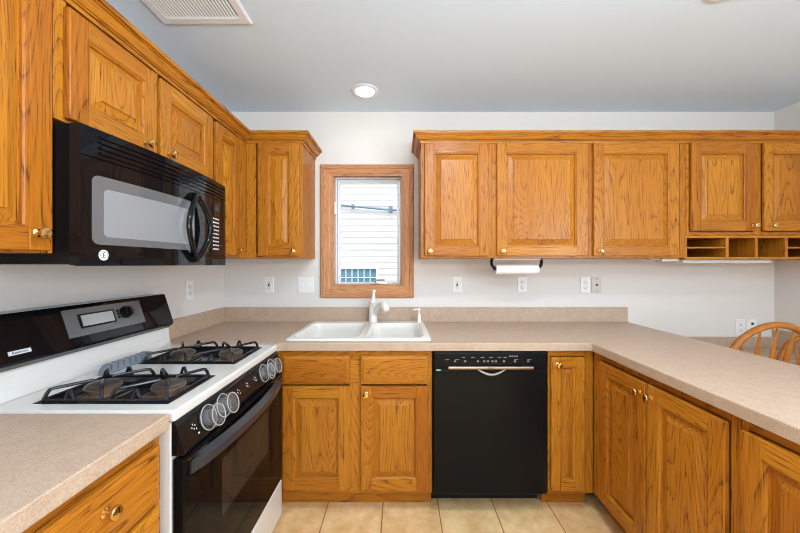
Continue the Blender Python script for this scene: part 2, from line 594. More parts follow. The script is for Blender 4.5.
# --- uppers along the back wall, right of the window (local x = world x - x0)
FY = 2.04
def upper(x0, x1, label, dx0, dx1, kn, name='wall_cabinet'):
    c = thing(name, label, 'cabinet', (x0, FY, 0), RB, 'oak wall cabinets')
    carcass(c, 0, x1 - x0, UZ0, UZ1, YB - FY - .002)
    door(c, dx0 - x0, dx1 - x0, DZ0, DZ1, kn=(kn - x0, 1.412))
    return c
upper(.130, .577, 'narrow oak wall cabinet right next to the window over the sink', .152, .552, .184)
upper(.579, 1.185, 'oak wall cabinet with one wide door above the paper towel holder', .605, 1.162, .640)
upper(1.187, 1.798, 'oak wall cabinet with one wide door left of the cubbyhole unit', 1.212, 1.745, 1.250)
# --- cubby unit
c = thing('cubby_cabinet', 'oak wall cabinet with two short doors above a row of open cubbyholes', 'cabinet', (1.800, FY, 0), RB, 'oak wall cabinets')
W = XR - 1.800 - .002
D = YB - FY - .002
m = MB(); m.box(0, W, .0195, D, 1.512, UZ1, 0); m.build('body', OAK3, c)
f = MB()
f.box(0, .022, 0, .0193, 1.512, UZ1); f.box(W - .035, W, 0, .0193, 1.512, UZ1); f.box(.43, .475, 0, .0193, 1.535, UZ1 - .03)
f.box(.022, W - .035, 0, .0193, UZ1 - .03, UZ1, 1); f.box(.022, W - .035, 0, .0193, 1.512, 1.535, 1)
f.build('face_frame', OAK3, c)
door(c, 1.822 - 1.8, 2.222 - 1.8, 1.540, DZ1, kn=(2.205 - 1.8, 1.572))
door(c, 2.278 - 1.8, 2.682 - 1.8, 1.540, DZ1, kn=(2.318 - 1.8, 1.572))
m = MB()
m.box(0, W, .0, D, 1.497, 1.511, 1, .001); m.box(0, W, .0, D, 1.364, 1.377, 1, .001)
m.box(0, W, D - .01, D, 1.3771, 1.4969, 1)
for x0_, x1_ in ((0, .010), (.254, .274), (.440, .459), (.629, .648), (W - .03, W)):
    m.box(x0_, x1_, 0, D - .0101, 1.3771, 1.4969, 0, .001)
m.build('cubbyholes', OAK3, c)
for a, b in ((.0102, .2538), (.6482, W - .0302)):
    MB().box(a, b, .001, D - .0102, 1.431, 1.441, 1, .001).build('shelf', OAK3, c)

# --- corner uppers
c = thing('wall_cabinet', 'narrow oak wall cabinet facing the room between the corner and the window', 'cabinet', (-.973, FY, 0), RB, 'oak wall cabinets')
carcass(c, 0, .353, UZ0, UZ1, D, stiles=(.06, .03))
door(c, .080, .337, DZ0, DZ1, kn=(.305, 1.412), sw=.062)
FX = -.975
def leftupper(y0, y1, label, z0=UZ0):
    return thing('wall_cabinet', label, 'cabinet', (FX, y0, 0), RL, 'oak wall cabinets')
DL = abs(XL) - .975 - .002
c = leftupper(1.668, 2.348, 'narrow oak wall cabinet on the left wall between microwave and corner')
carcass(c, 0, .68, UZ0, UZ1, DL, stiles=(.015, .40))
door(c, .012, .256, DZ0, 2.075, kn=(.225, 1.412))
c = leftupper(.907, 1.666, 'short oak wall cabinet with two doors directly above the black microwave')
carcass(c, 0, .759, 1.742, UZ1, DL, mids=((.362, .392),), bot=.02)
door(c, .025, .362, 1.752, 2.075, kn=(.302, 1.782))
door(c, .382, .742, 1.752, 2.075, kn=(.424, 1.782))
c = leftupper(.45, .905, 'tall oak wall cabinet at the near end left of the microwave')
carcass(c, 0, .455, 1.360, UZ1, DL)
door(c, .022, .438, 1.366, 2.075, kn=(.398, 1.412))

# --- crown mouldings
def sweep(path, prof, mats_of_seg, name, closedprof=True):
    m = MB()
    n = len(path)
    dirs = [(Vector(path[i + 1]) - Vector(path[i])).normalized() for i in range(n - 1)]
    rights = [Vector((d.y, -d.x)) for d in dirs]
    offs = []
    for i in range(n):
        if i == 0: offs.append(rights[0])
        elif i == n - 1: offs.append(rights[-1])
        else:
            a, b = rights[i - 1], rights[i]
            s = a + b
            offs.append(s * (1.0 / (1 + a.dot(b))))
    k = len(prof)
    for i in range(n - 1):
        v = []
        for q in (i, i + 1):
            for o_, z_ in prof:
                p = Vector(path[q]) + offs[q] * o_
                v.append((p.x, p.y, z_))
        f = [(j, (j + 1) % k, k + (j + 1) % k, k + j) for j in range(k)]
        if i == 0: f.append(list(range(k)))
        if i == n - 2: f.append([k + j for j in range(k)][::-1])
        m.add(v, f, mats_of_seg[i])
    return m.build(name, OAK3, recalc=True)
CP = [(.0005, 2.092), (.007, 2.092), (.009, 2.103), (.005, 2.1035), (.005, 2.1065), (.013, 2.107), (.013, 2.1105), (.019, 2.113), (.028, 2.123), (.035, 2.133), (.035, 2.1365), (.041, 2.137), (.041, 2.141), (.050, 2.1415), (.051, 2.156), (.0005, 2.156)]
o = sweep([(FX, .45), (FX, FY), (-.62, FY), (-.62, YB - .001)], CP, [2, 1, 2], 'crown_molding')
tag(o, 'oak crown moulding along the top of the left wall and corner cabinets', 'moulding', 'oak crown mouldings', 'thing')
o = sweep([(.130, YB - .001), (.130, FY), (XR - .002, FY)], CP, [2, 1], 'crown_molding')
tag(o, 'oak crown moulding along the top of the cabinets right of the window', 'moulding', 'oak crown mouldings', 'thing')

# --- base cabinets
BY = 1.73
BZ0, BZ1 = .105, .869
BD = YB - BY - .002
c = thing('sink_base_cabinet', 'oak base cabinet under the white sink with two doors and false drawer fronts', 'cabinet', (-.66, BY, 0), RB, 'oak base cabinets')
mx = lambda x: x + .66
carcass(c, 0, .828, BZ0, .72, BD, toe=True, stiles=(.03, .03), mids=((mx(-.272), mx(-.208)),))
m = MB(); m.box(0, .828, 0, .0193, .7205, BZ1, 1); m.build('apron_rail', OAK3, c)
slab_front(c, mx(-.627), mx(-.269), .695, .846, name='false_drawer_front')
slab_front(c, mx(-.211), mx(.143), .695, .846, name='false_drawer_front')
door(c, mx(-.627), mx(-.269), .130, .683, kn=None)
door(c, mx(-.211), mx(.143), .130, .683, kn=(mx(-.182), .645))
c = thing('corner_base_cabinet', 'oak corner base cabinet tucked behind the stove', 'cabinet', (XL + .002, 1.70, 0), RB, 'oak base cabinets')
MB().box(0, .621, .002, .645, 0.0, BZ1).build('body', OAK3, c)
c = thing('narrow_base_cabinet', 'narrow oak base cabinet between dishwasher and peninsula corner', 'cabinet', (.789, BY, 0), RB, 'oak base cabinets')
carcass(c, 0, .244, BZ0, BZ1, BD, toe=True, stiles=(.012, .05))
door(c, .010, .188, .130, .836, kn=(.042, .800), sw=.05)
PX = 1.035
PD = .58
# peninsula cabinets, local x runs towards the camera
c = thing('peninsula_cabinet', 'oak peninsula base cabinet with a pair of doors next to the inside corner', 'cabinet', (PX, BY - .002, 0), RP, 'oak base cabinets')
py = lambda y: BY - .002 - y
carcass(c, 0, py(.992), BZ0, BZ1, PD, toe=True, stiles=(.07, .02), mids=((py(1.345), py(1.33)),))
door(c, py(1.656), py(1.342), .130, .836, kn=(py(1.342) - .028, .790))
door(c, py(1.335), py(1.013), .130, .836, kn=(py(1.335) + .028, .790))
c = thing('peninsula_cabinet', 'oak peninsula base cabinet with one door at the near end', 'cabinet', (PX, .990, 0), RP, 'oak base cabinets')
carcass(c, 0, .535, BZ0, BZ1, PD, toe=True, stiles=(.03, .03))
door(c, .024, .505, .130, .836, kn=(.475, .790))
m = MB(); m.box(PX + PD + .002, PX + PD + .016, .455, YB - .002, 0.0, BZ1)
tag(m.build('peninsula_back_panel', OAK3), 'oak panel closing the dining side of the peninsula', 'panel')
# left drawer base
c = thing('drawer_base_cabinet', 'oak drawer base cabinet under the short counter left of the stove', 'cabinet', (-.670, .38, 0), RL, 'oak base cabinets')
ly = lambda y: y - .38
carcass(c, 0, ly(.898), BZ0, BZ1, .612, toe=True, stiles=(.03, .025), rails=((.675, .70), (.40, .42)))
slab_front(c, ly(.405), ly(.876), .692, .840, kn=(ly(.706), .786))
slab_front(c, ly(.405), ly(.876), .412, .678, kn=(ly(.690), .545))
slab_front(c, ly(.405), ly(.876), .130, .398, kn=(ly(.690), .265))

# ------------------------------------------------------------------ countertops
def slab_from_cells(xs, ys, keep, z0, z1, name, mats, bev=.004):
    bm = bmesh.new()
    vd = {}
    def V(i, j):
        if (i, j) not in vd:
            vd[(i, j)] = bm.verts.new((xs[i], ys[j], z1))
        return vd[(i, j)]
    fs = []
    for i in range(len(xs) - 1):
        for j in range(len(ys) - 1):
            if keep((xs[i] + xs[i + 1]) / 2, (ys[j] + ys[j + 1]) / 2):
                fs.append(bm.faces.new((V(i, j), V(i + 1, j), V(i + 1, j + 1), V(i, j + 1))))
    r = bmesh.ops.extrude_face_region(bm, geom=fs)
    dn = [g for g in r['geom'] if isinstance(g, bmesh.types.BMVert)]
    bmesh.ops.translate(bm, verts=dn, vec=(0, 0, z0 - z1))
    bmesh.ops.recalc_face_normals(bm, faces=bm.faces)
    bmesh.ops.dissolve_limit(bm, angle_limit=.01, verts=bm.verts, edges=bm.edges)
    me = bpy.data.meshes.new(name)
    bm.to_mesh(me); bm.free()
    for q in mats: me.materials.append(q)
    o = bpy.data.objects.new(name, me)
    C.objects.link(o)
    b = o.modifiers.new('edge', 'BEVEL'); b.width = bev; b.segments = 2; b.limit_method = 'ANGLE'; b.angle_limit = 1.2
    return o
CZ0, CZ1 = .871, .914
CE, CPI, CPO, CN = 1.704, 1.008, 1.640, .430
KX0, KX1, KY0, KY1 = -.610, .146, 1.768, 2.288
def keep(x, y):
    if KX0 < x < KX1 and KY0 < y < KY1: return False
    if x > CPI: return True
    if y > CE: return True
    return x < -.642 and y > 1.669
o = slab_from_cells([XL + .001, -.642, KX0, KX1, CPI, CPO], [CN, 1.669, CE, KY0, KY1, YB - .001], keep, CZ0, CZ1, 'countertop', [LAMINATE])
tag(o, 'beige laminate worktop running along the sink wall and out over the peninsula', 'countertop', 'beige laminate worktops')
m = MB(); m.box(XL + .021, CPO, YB - .021, YB - .001, CZ1 + .0005, 1.020, 0, .002)
m.box(XL + .001, XL + .0205, 1.669, YB - .001, CZ1 + .0005, 1.020, 0, .002)
m.build('backsplash', LAMINATE, o)
o = slab_from_cells([XL + .001, -.644], [.375, .901], lambda x, y: True, CZ0, CZ1, 'countertop', [LAMINATE])
tag(o, 'short beige laminate worktop between the stove and the near left corner', 'countertop', 'beige laminate worktops')
m = MB(); m.box(XL + .001, XL + .0205, .375, .901, CZ1 + .0005, 1.020, 0, .002); m.build('backsplash', LAMINATE, o)

# ------------------------------------------------------------------ sink
def rrect(x0, x1, y0, y1, r, n=6):
    pts = []
    for cx, cy, a0 in ((x1 - r, y0 + r, -PI / 2), (x1 - r, y1 - r, 0), (x0 + r, y1 - r, PI / 2), (x0 + r, y0 + r, PI)):
        for i in range(n + 1):
            a = a0 + PI / 2 * i / n
            pts.append((cx + r * math.cos(a), cy + r * math.sin(a)))
    return pts
def build_sink():
    bm = bmesh.new()
    SX0, SX1, SY0, SY1 = -.632, .168, 1.742, 2.305
    def ring(pts, z):
        return [bm.verts.new((p[0], p[1], z)) for p in pts]
    def bridge(a, b):
        n = len(a)
        for i in range(n):
            bm.faces.new((a[i], a[(i + 1) % n], b[(i + 1) % n], b[i])).smooth = True
    z = CZ1 + .001
    o0 = ring(rrect(SX0, SX1, SY0, SY1, .035), z)
    o1 = ring(rrect(SX0 + .001, SX1 - .001, SY0 + .001, SY1 - .001, .035), z + .006)
    o2 = ring(rrect(SX0 + .006, SX1 - .006, SY0 + .006, SY1 - .006, .032), z + .011)
    o3 = ring(rrect(SX0 + .014, SX1 - .014, SY0 + .014, SY1 - .014, .028), z + .012)
    bridge(o0, o1); bridge(o1, o2); bridge(o2, o3)
    outs = [o3]
    for bx0, bx1 in ((-.597, -.232), (-.196, .133)):
        by0, by1 = 1.778, 2.225
        prev = ring(rrect(bx0, bx1, by0, by1, .06), z + .012)
        outs.append(prev)
        for ins, dz, rr in ((.004, .009, .058), (.009, .000, .055), (.013, -.03, .05), (.018, -.155, .05), (.030, -.178, .06), (.06, -.186, .06)):
            cur = ring(rrect(bx0 + ins, bx1 - ins, by0 + ins, by1 - ins, rr), z + dz)
            bridge(prev, cur)
            prev = cur
        bm.faces.new(prev)
    edges = []
    for rg in outs:
        for i in range(len(rg)):
            edges.append(bm.edges.get((rg[i], rg[(i + 1) % len(rg)])))
    bmesh.ops.triangle_fill(bm, use_beauty=True, use_dissolve=False, edges=edges)
    bmesh.ops.recalc_face_normals(bm, faces=bm.faces)
    # make sure the deck points up
    for f in bm.faces:
        if abs(f.normal.z) > .99 and abs(f.calc_center_median().z - (z + .012)) < .0005:
            if f.normal.z < 0: bmesh.ops.reverse_faces(bm, faces=bm.faces)
            break
    me = bpy.data.meshes.new('kitchen_sink')
    bm.to_mesh(me); bm.free()
    me.materials.append(SINKM)
    o = bpy.data.objects.new('kitchen_sink', me)
    C.objects.link(o)
    return o
sink = build_sink()
tag(sink, 'white double-bowl drop-in sink set in the beige worktop under the window', 'sink')
for bx in (-.414, -.031):
    MB().lathe([(.042, 0), (.042, .003), (.034, .004), (.03, .001), (0, .001)], (bx, 2.0, .7295), (0, 0, 1), 20).build('drain', CHROME, sink)
DECK = CZ1 + .0132

# faucet
fx, fy = -.192, 2.266
fc = thing('faucet', 'white single-handle kitchen faucet standing behind the sink divider', 'faucet', (fx, fy, DECK))
MB().lathe([(.034, 0), (.034, .006), (.029, .012), (.028, .115), (.027, .128), (.0, .130)]).build('base', SINKM, fc, recalc=True)
sp = MB()
sp.tube([(.010, -.012, .055), (.028, -.035, .092), (.050, -.062, .122), (.068, -.085, .134), (.082, -.102, .130)], [.017, .018, .019, .020, .021], 14)
sp.build('spout', SINKM, fc)
hd = MB()
hd.tube([(.072, -.090, .136), (.082, -.104, .132), (.092, -.118, .112), (.098, -.128, .092)], [.022, .027, .027, .022], 16)
hd.build('spray_head', SINKM, fc)
hn = MB()
hn.lathe([(.027, 0), (.025, .012), (.016, .030), (.011, .06), (.0095, .078), (.0, .080)], (0, 0, .131), (.06, -.05, 1), 16)
hn.lathe([(.008, 0), (.014, .006), (.014, .016), (.0, .018)], (.0048, -.004, .208), (.06, -.05, 1), 14)
hn.build('lever_handle', SINKM, fc, recalc=True)
# soap dispenser
sd = thing('soap_dispenser', 'small white pump soap dispenser at the right rear corner of the sink', 'soap dispenser', (.131, 2.266, DECK))
MB().lathe([(.017, 0), (.017, .006), (.012, .012), (.0115, .05), (.009, .055), (0, .056)]).build('base', SINKM, sd, recalc=True)
m = MB(); m.lathe([(.006, .054), (.006, .08), (.011, .083), (.011, .096), (0, .098)]); m.tube([(-.006, -.002, .088), (-.03, -.008, .088), (-.046, -.012, .084)], [.0055, .005, .0045], 8)
m.build('pump', SINKM, sd, recalc=True)

# ------------------------------------------------------------------ dishwasher
dw = thing('dishwasher', 'black built-in dishwasher with metal bar handle between the sink cabinet and narrow cabinet', 'dishwasher', (.167, BY, 0))
MB().box(.004, .616, .0, .58, .10, .868).build('body', SATINBLACK, dw)
MB().box(.006, .610, .108, .120, 0, .099).build('toe_panel', TOEBLACK, dw)
m = MB()
m.box(.010, .606, -.028, -.0005, .120, .772, 0, .004)
m.build('door', DWBLACK, dw)
cpn = MB()
cpn.box(.010, .606, -.030, -.0005, .774, .866, 0, .005)
cpn = cpn.build('control_panel', DWBLACK, dw)
m = MB()
for x in (.155, .205, .255, .300, .345, .375): m.box(x, x + .018, -.0306, -.0300, .838, .842)
for x in (.115, .168, .235, .268, .288, .312, .330, .372, .43, .50): m.box(x, x + .011, -.0306, -.0300, .815, .824)
for x in (.068, .12, .43, .5): m.box(x, x + .022, -.0306, -.0300, .828, .8305)
for x in (.405, .417, .429, .441): m.box(x, x + .008, -.0306, -.0300, .842, .850)
tag(m.build('printed_marks', DIMMARK, cpn), kind='stuff')
MB().box(.022, .046, -.0286, -.0281, .770, .776).build('indicator_sticker', LCDGREEN, cpn)
h = MB(); h.box(.082, .528, -.050, -.036, .782, .797, 0, .004); h.box(.10, .13, -.037, -.029, .784, .795); h.box(.48, .51, -.037, -.029, .784, .795)
h = h.build('handle', BRONZE, dw)
m = MB()
pts = [(.235 + .15 * i / 14, -.036 - .008 * math.sin(PI * i / 14), .780 - .026 * math.sin(PI * i / 14)) for i in range(15)]
m.tube(pts, [.002 + .006 * math.sin(PI * i / 14) for i in range(15)], 8)
m.build('grip', BRONZE, h)

# text helper: lettering becomes a mesh
def lettering(txt, size, m, parent, mw, name='lettering', depth=.0004):
    cu = bpy.data.curves.new(name, 'FONT')
    cu.body = txt; cu.size = size; cu.extrude = depth; cu.align_x = 'CENTER'; cu.align_y = 'CENTER'
    tmp = bpy.data.objects.new(name, cu)
    C.objects.link(tmp)
    bpy.context.view_layer.update()
    me = bpy.data.meshes.new_from_object(tmp.evaluated_get(bpy.context.evaluated_depsgraph_get()))
    bpy.data.objects.remove(tmp)
    me.transform(mw)
    me.materials.append(m)
    o = bpy.data.objects.new(name, me)
    C.objects.link(o)
    o.parent = parent
    return o
def frame_mat(o, ux, uy):
    ux, uy = Vector(ux).normalized(), Vector(uy).normalized()
    uz = ux.cross(uy)
    return Matrix(((ux.x, uy.x, uz.x, o[0]), (ux.y, uy.y, uz.y, o[1]), (ux.z, uy.z, uz.z, o[2]), (0, 0, 0, 1)))
lettering('BOSCH', .011, SLOT, h, frame_mat((.305, -.0502, .7895), (1, 0, 0), (0, 0, 1)))

# ------------------------------------------------------------------ stove  (local x = along the wall, local y = towards the wall, front at -y)
SXF = -.645
st = thing('gas_range', 'white and black freestanding gas range standing below the microwave', 'stove', (SXF, .906, 0), RL)
WST = .757
MB().box(.001, WST - .001, 0, .637, .03, .884, 0, .003).build('body', WHITE, st)
for x in (.05, WST - .05):
    for y in (.06, .58):
        MB().lathe([(.018, 0), (.018, .03)], (x, y, 0.0), (0, 0, 1), 12).build('leveling_foot', SATINBLACK, st)
# cooktop with two burner wells
PY0, PY1 = .045, .435
P1, P2 = (.052, .284), (.432, .690)
def topkeep(x, y):
    return not (PY0 < y < PY1 and (P1[0] < x < P1[1] or P2[0] < x < P2[1]))
ct = slab_from_cells([0, P1[0], P1[1], P2[0], P2[1], WST], [-.012, PY0, PY1, .53], topkeep, .8855, .918, 'cooktop', [WHITE], .007)
ct.parent = st
m = MB()
for a, b in (P1, P2):
    m.box(a - .006, b + .006, PY0 - .006, PY1 + .006, .886, .892)
    m.loops(0, 1, 0, 1, [(0, 0), (0, 0)])
m = MB()
pans = []
for a, b in (P1, P2):
    q = MB()
    v = []
    for ins, z in ((-.006, .9185), (-.001, .9205), (.006, .919), (.012, .902), (.03, .899)):
        v += [(a + ins, PY0 + ins, z), (b - ins, PY0 + ins, z), (b - ins, PY1 - ins, z), (a + ins, PY1 - ins, z)]
    fcs = []
    for i in range(4):
        for j in range(4):
            k = (j + 1) % 4
            fcs.append((i * 4 + j, i * 4 + k, i * 4 + 4 + k, i * 4 + 4 + j))
    fcs.append((16, 17, 18, 19))
    q.add(v, fcs)
    pan = q.build('burner_pan', PANBLACK, st)
    cx = (a + b) / 2
    for cy in (.125, .342):
        bn = MB()
        bn.lathe([(.078, .8995), (.074, .901), (.044, .904), (.040, .906), (.041, .914), (.050, .926), (.046, .9285), (0, .929)], (cx, cy, 0), (0, 0, 1), 28)
        bn = bn.build('burner', BURNER, st, recalc=True)
        MB().lathe([(.047, .929), (.048, .932), (.043, .937), (.030, .941), (.012, .943), (0, .9435)], (cx, cy, 0), (0, 0, 1), 28).build('burner_cap', CAPM, bn, recalc=True)
    g = MB()
    r = .0052
    zb, zt = .9225, .952
    e = .010
    g.tube([(a + e, PY0 + e, zb), (b - e, PY0 + e, zb), (b - e, PY1 - e, zb), (a + e, PY1 - e, zb)], r, 8, closed=True)
    def finger(p, q2):
        P, Q = Vector(p), Vector(q2)
        d = Q - P
        A = P + d * .06; B = P + d * .22
        g.tube([(P.x, P.y, zb), (A.x, A.y, zt - .012), (A.x + d.x * .06, A.y + d.y * .06, zt - .002), (B.x, B.y, zt), (Q.x - d.x * .03, Q.y - d.y * .03, zt), (Q.x, Q.y, zt - .003)], r, 8)
    mid = (PY0 + PY1) / 2
    for cy, ya, yb in ((.125, PY0 + e, mid - .012), (.342, mid + .012, PY1 - e)):
        for xx in (a + e, b - e):
            for yy in (ya, yb):
                tgt = Vector((cx, cy)) + (Vector((xx, yy)) - Vector((cx, cy))).normalized() * .022
                finger((xx, yy), tgt)
    g.tube([(a + e, mid, zb), (b - e, mid, zb)], r, 8)
    for xx in (a + e, b - e):
        for yy in (PY0 + .10, PY1 - .09):
            g.tube([(xx, yy - .012, zb), (xx, yy, zt + .002), (xx, yy + .003, zt + .002), (xx, yy + .014, zb)], r * .9, 8)
    g.build('grate', CASTIRON, st)
# oven vent comb between the wells
m = MB()
vp = [(.285, .9185)]
x = .292
vp.append((x, .940))
for i in range(7):
    vp += [(x + .014, .952), (x + .014, .930), (x + .021, .930), (x + .021, .953)]
    x += .028
vp += [(.500, .953), (.506, .9185)]
m.prism(vp, 1, .442, .472)
m.build('oven_vent', mat('grey_vent_enamel', srgb(120, 126, 132), .35), st, recalc=True)
# front control panel
m = MB()
m.prism([(-.009, .8845), (-.014, .872), (-.036, .800), (-.034, .790), (-.001, .790), (-.001, .8845)], 0, .003, WST - .003)
cp = m.build('control_panel', BLACK, st, recalc=True)
nrm = Vector((0, -.072, .022)).normalized()
tan = Vector((0, -.022, -.072)).normalized()
def face(x, s, h=0.0):
    p = Vector((x, -.014, .872)) + tan * s + nrm * h
    return p
for i, yy in enumerate((1.037, 1.125, 1.457, 1.540)):
    x = yy - .906
    o = face(x, .036)
    k = MB()
    k.lathe([(.024, 0), (.024, .012), (.021, .016), (.0, .017)], o, nrm, 24, 0)
    ux = Vector((1, 0, 0))
    k2 = [o + nrm * .016 + tan * (s_ * .020) + ux * (q * .005) for s_ in (-1, 1) for q in (-1, 1)]
    top = [p + nrm * .012 for p in k2]
    k.add(k2 + top, [(0, 1, 3, 2), (4, 6, 7, 5), (0, 4, 5, 1), (2, 3, 7, 6), (0, 2, 6, 4), (1, 5, 7, 3)])
    k = k.build('knob', KNOBM, st, recalc=True)
    cv = MB()
    cv.lathe([(.038, .0), (.038, .008), (.036, .030), (.034, .040), (.028, .044), (.0, .0445)], o, nrm, 28)
    cv = cv.build('knob_cover', CLEAR, k, recalc=True)
    rg = MB()
    for hh, rr in ((.006, .0385), (.040, .0335)):
        pts = []
        for j in range(32):
            w = 2 * PI * j / 32
            pts.append(o + nrm * hh + (ux * math.cos(w) + tan * math.sin(w)) * rr)
        rg.tube(pts, .0016, 6, closed=True)
    rg.build('cover_rim', RIMM, k)
m = MB()
ux = Vector((1, 0, 0))
def mark(x, s, w_, h_):
    p = [face(x - w_, s - h_, .0003), face(x + w_, s - h_, .0003), face(x + w_, s + h_, .0003), face(x - w_, s + h_, .0003)]
    m.add(p, [(0, 3, 2, 1)])
for x in (.062, .33, .40, .47, .70):
    for dx, ds in ((0, .018), (.009, .024), (.002, .032), (.012, .036), (-.006, .026)):
        mark(x + dx, ds + .006, .0018, .0022)
mark(.078, .058, .003, .0025)
tag(m.build('printed_marks', MARK, cp), kind='stuff')
# oven door
m = MB()
m.box(.003, WST - .003, -.036, -.002, .232, .780, 0, .005)
od = m.build('oven_door', BLACKGLASS, st)
m = MB(); m.box(.195, .575, -.0368, -.0362, .470, .665, 0, .0002)
m.build('oven_window', DARKGLASS, od)
h = MB()
n = 22
top, bot = [], []
v, fcs = [], []
for i in range(n + 1):
    u = i / n
    x = .028 + (WST - .056) * u
    s_ = math.sin(PI * u) ** .6 if 0 < u < 1 else 0
    yo = -.040 - .045 * s_
    yi = yo + .024
    v += [(x, yo, .752), (x, yo + .003, .722), (x, yi, .722), (x, yi, .764)]
for i in range(n):
    a, b = i * 4, i * 4 + 4
    for j in range(4):
        k = (j + 1) % 4
        fcs.append((a + j, b + j, b + k, a + k))
fcs += [(0, 1, 2, 3), (n * 4 + 3, n * 4 + 2, n * 4 + 1, n * 4)]
h.add(v, fcs)
for x in (.028, WST - .068):
    h.box(x, x + .04, -.045, -.0355, .724, .760, 0, .003)
h.build('handle', HANDLEM, od, recalc=True)
m = MB(); m.box(.02, WST - .02, -.0375, -.0360, .766, .7685); m.build('door_trim', CHROME, od)
# storage drawer
m = MB(); m.box(.003, WST - .003, -.036, -.002, .050, .226, 0, .006)
m.build('storage_drawer', WHITE, st)
# backguard: white riser, black console
YW = 1.285 - .645          # local y of the wall
yy_ = lambda X: SXF - X
m = MB()
m.prism([(yy_(-1.178), .9185), (yy_(-1.186), .95), (yy_(-1.192), 1.008), (YW - .003, 1.008), (YW - .003, .9185)], 0, .004, WST - .004)
m.prism([(.531, .886), (YW - .003, .886), (YW - .003, .918), (.531, .918)], 0, .004, WST - .004)
m.build('backguard', WHITE, st, recalc=True)
A = Vector((0, yy_(-1.204), 1.176)); Bp = Vector((0, yy_(-1.160), 1.036))
m = MB()
prof = [(YW - .003, 1.178), (yy_(-1.210), 1.178), (A.y, A.z - .003), (Bp.y, Bp.z), (Bp.y + .004, Bp.z - .010), (yy_(-1.186), 1.0085), (YW - .003, 1.0085)]
m.prism(prof, 0, .012, WST - .012)
# chamfered ends
for xa, xb in ((.012, 0.0), (WST - .012, WST)):
    v = [(xa, p[0], p[1]) for p in prof] + [(xb, p[0] + (.012 if p[0] < YW - .05 else 0), p[1] - (.006 if p[1] > 1.1 else -.004)) for p in prof]
    k = len(prof)
    m.add(v, [(i, (i + 1) % k, k + (i + 1) % k, k + i) for i in range(k)] + [list(range(k, 2 * k))])
con = m.build('console', BLACK, st, recalc=True)
ds = (Bp - A).normalized()
cn = Vector((0, ds.z, -ds.y)).normalized()
if cn.y > 0: cn = -cn
def cf(x, s, h_=0.0):
    return A + ds * s + cn * h_ + Vector((x, 0, 0))
def plate(x0, x1, s0, s1, h0, h1, mt, name, parent):
    q = MB()
    v = [cf(x0, s0, h0), cf(x1, s0, h0), cf(x1, s1, h0), cf(x0, s1, h0), cf(x0, s0, h1), cf(x1, s0, h1), cf(x1, s1, h1), cf(x0, s1, h1)]
    q.add(v, [(0, 1, 2, 3), (4, 7, 6, 5), (0, 4, 5, 1), (1, 5, 6, 2), (2, 6, 7, 3), (3, 7, 4, 0)])
    return q.build(name, mt, parent, recalc=True)
pl = plate(.235, .575, .012, .115, -.001, .0012, GREYPANEL, 'control_plate', con)
plate(.284, .432, .034, .088, .0012, .0042, SATINBLACK, 'display_bezel', con)
plate(.292, .424, .040, .082, .0044, .0052, DISPLAY, 'display', con)
m = MB()
o = cf(.486, .056, .0012)
m.lathe([(.026, 0), (.026, .006), (.021, .008), (.020, .020), (.0, .021)], o, cn, 24)
v = [o + cn * .02 + ds * (a * .019) + Vector((b * .005, 0, 0)) for a in (-1, 1) for b in (-1, 1)]
m.add(v + [p + cn * .008 for p in v], [(0, 1, 3, 2), (4, 6, 7, 5), (0, 4, 5, 1), (2, 3, 7, 6), (0, 2, 6, 4), (1, 5, 7, 3)])
m.build('oven_knob', SATINBLACK, con, recalc=True)
m = MB()
for sx in (.044, .058, .072):
    m.lathe([(.0045, 0), (.0045, .004), (0, .0045)], cf(.450, sx, .0012), cn, 12)
m.build('button', SATINBLACK, con, recalc=True)
plate(.055, .115, .114, .127, -.001, .001, MARK, 'brand_badge', con)
lettering('Kenmore', .011, SLOT, con, frame_mat(cf(.085, .1205, .0012), (1, 0, 0), -ds))

# ------------------------------------------------------------------ microwave
mw = thing('microwave', 'black over-the-range microwave hung under the short cabinet on the left wall', 'microwave', (-.905, .908, 0), RL)
WM, MZ0, MZ1 = .755, 1.325, 1.728
MB().box(.001, WM - .001, .012, .376, MZ0 + .004, MZ1, 0, .003).build('body', SATINBLACK, mw)
def bow(u):
    return -.030 * (1 - (2 * u - 1) ** 2) - .004
def curved(x0, x1, z0, z1, yoff, thick, mt, name, parent, n=24, rnd=0.0):
    q = MB()
    v, f = [], []
    for i in range(n + 1):
        x = x0 + (x1 - x0) * i / n
        y = bow(x / WM) + yoff
        v += [(x, y, z0), (x, y, z1), (x, y + thick, z1), (x, y + thick, z0)]
    for i in range(n):
        a, b = i * 4, i * 4 + 4
        for j in range(4):
            k = (j + 1) % 4
            f.append((a + j, a + k, b + k, b + j))
    f += [(0, 3, 2, 1), (n * 4, n * 4 + 1, n * 4 + 2, n * 4 + 3)]
    q.add(v, f, 0, True)
    return q.build(name, mt, parent, recalc=True)
dr = curved(0, .572, MZ0, 1.640, 0, .016, BLACK, 'door', mw)
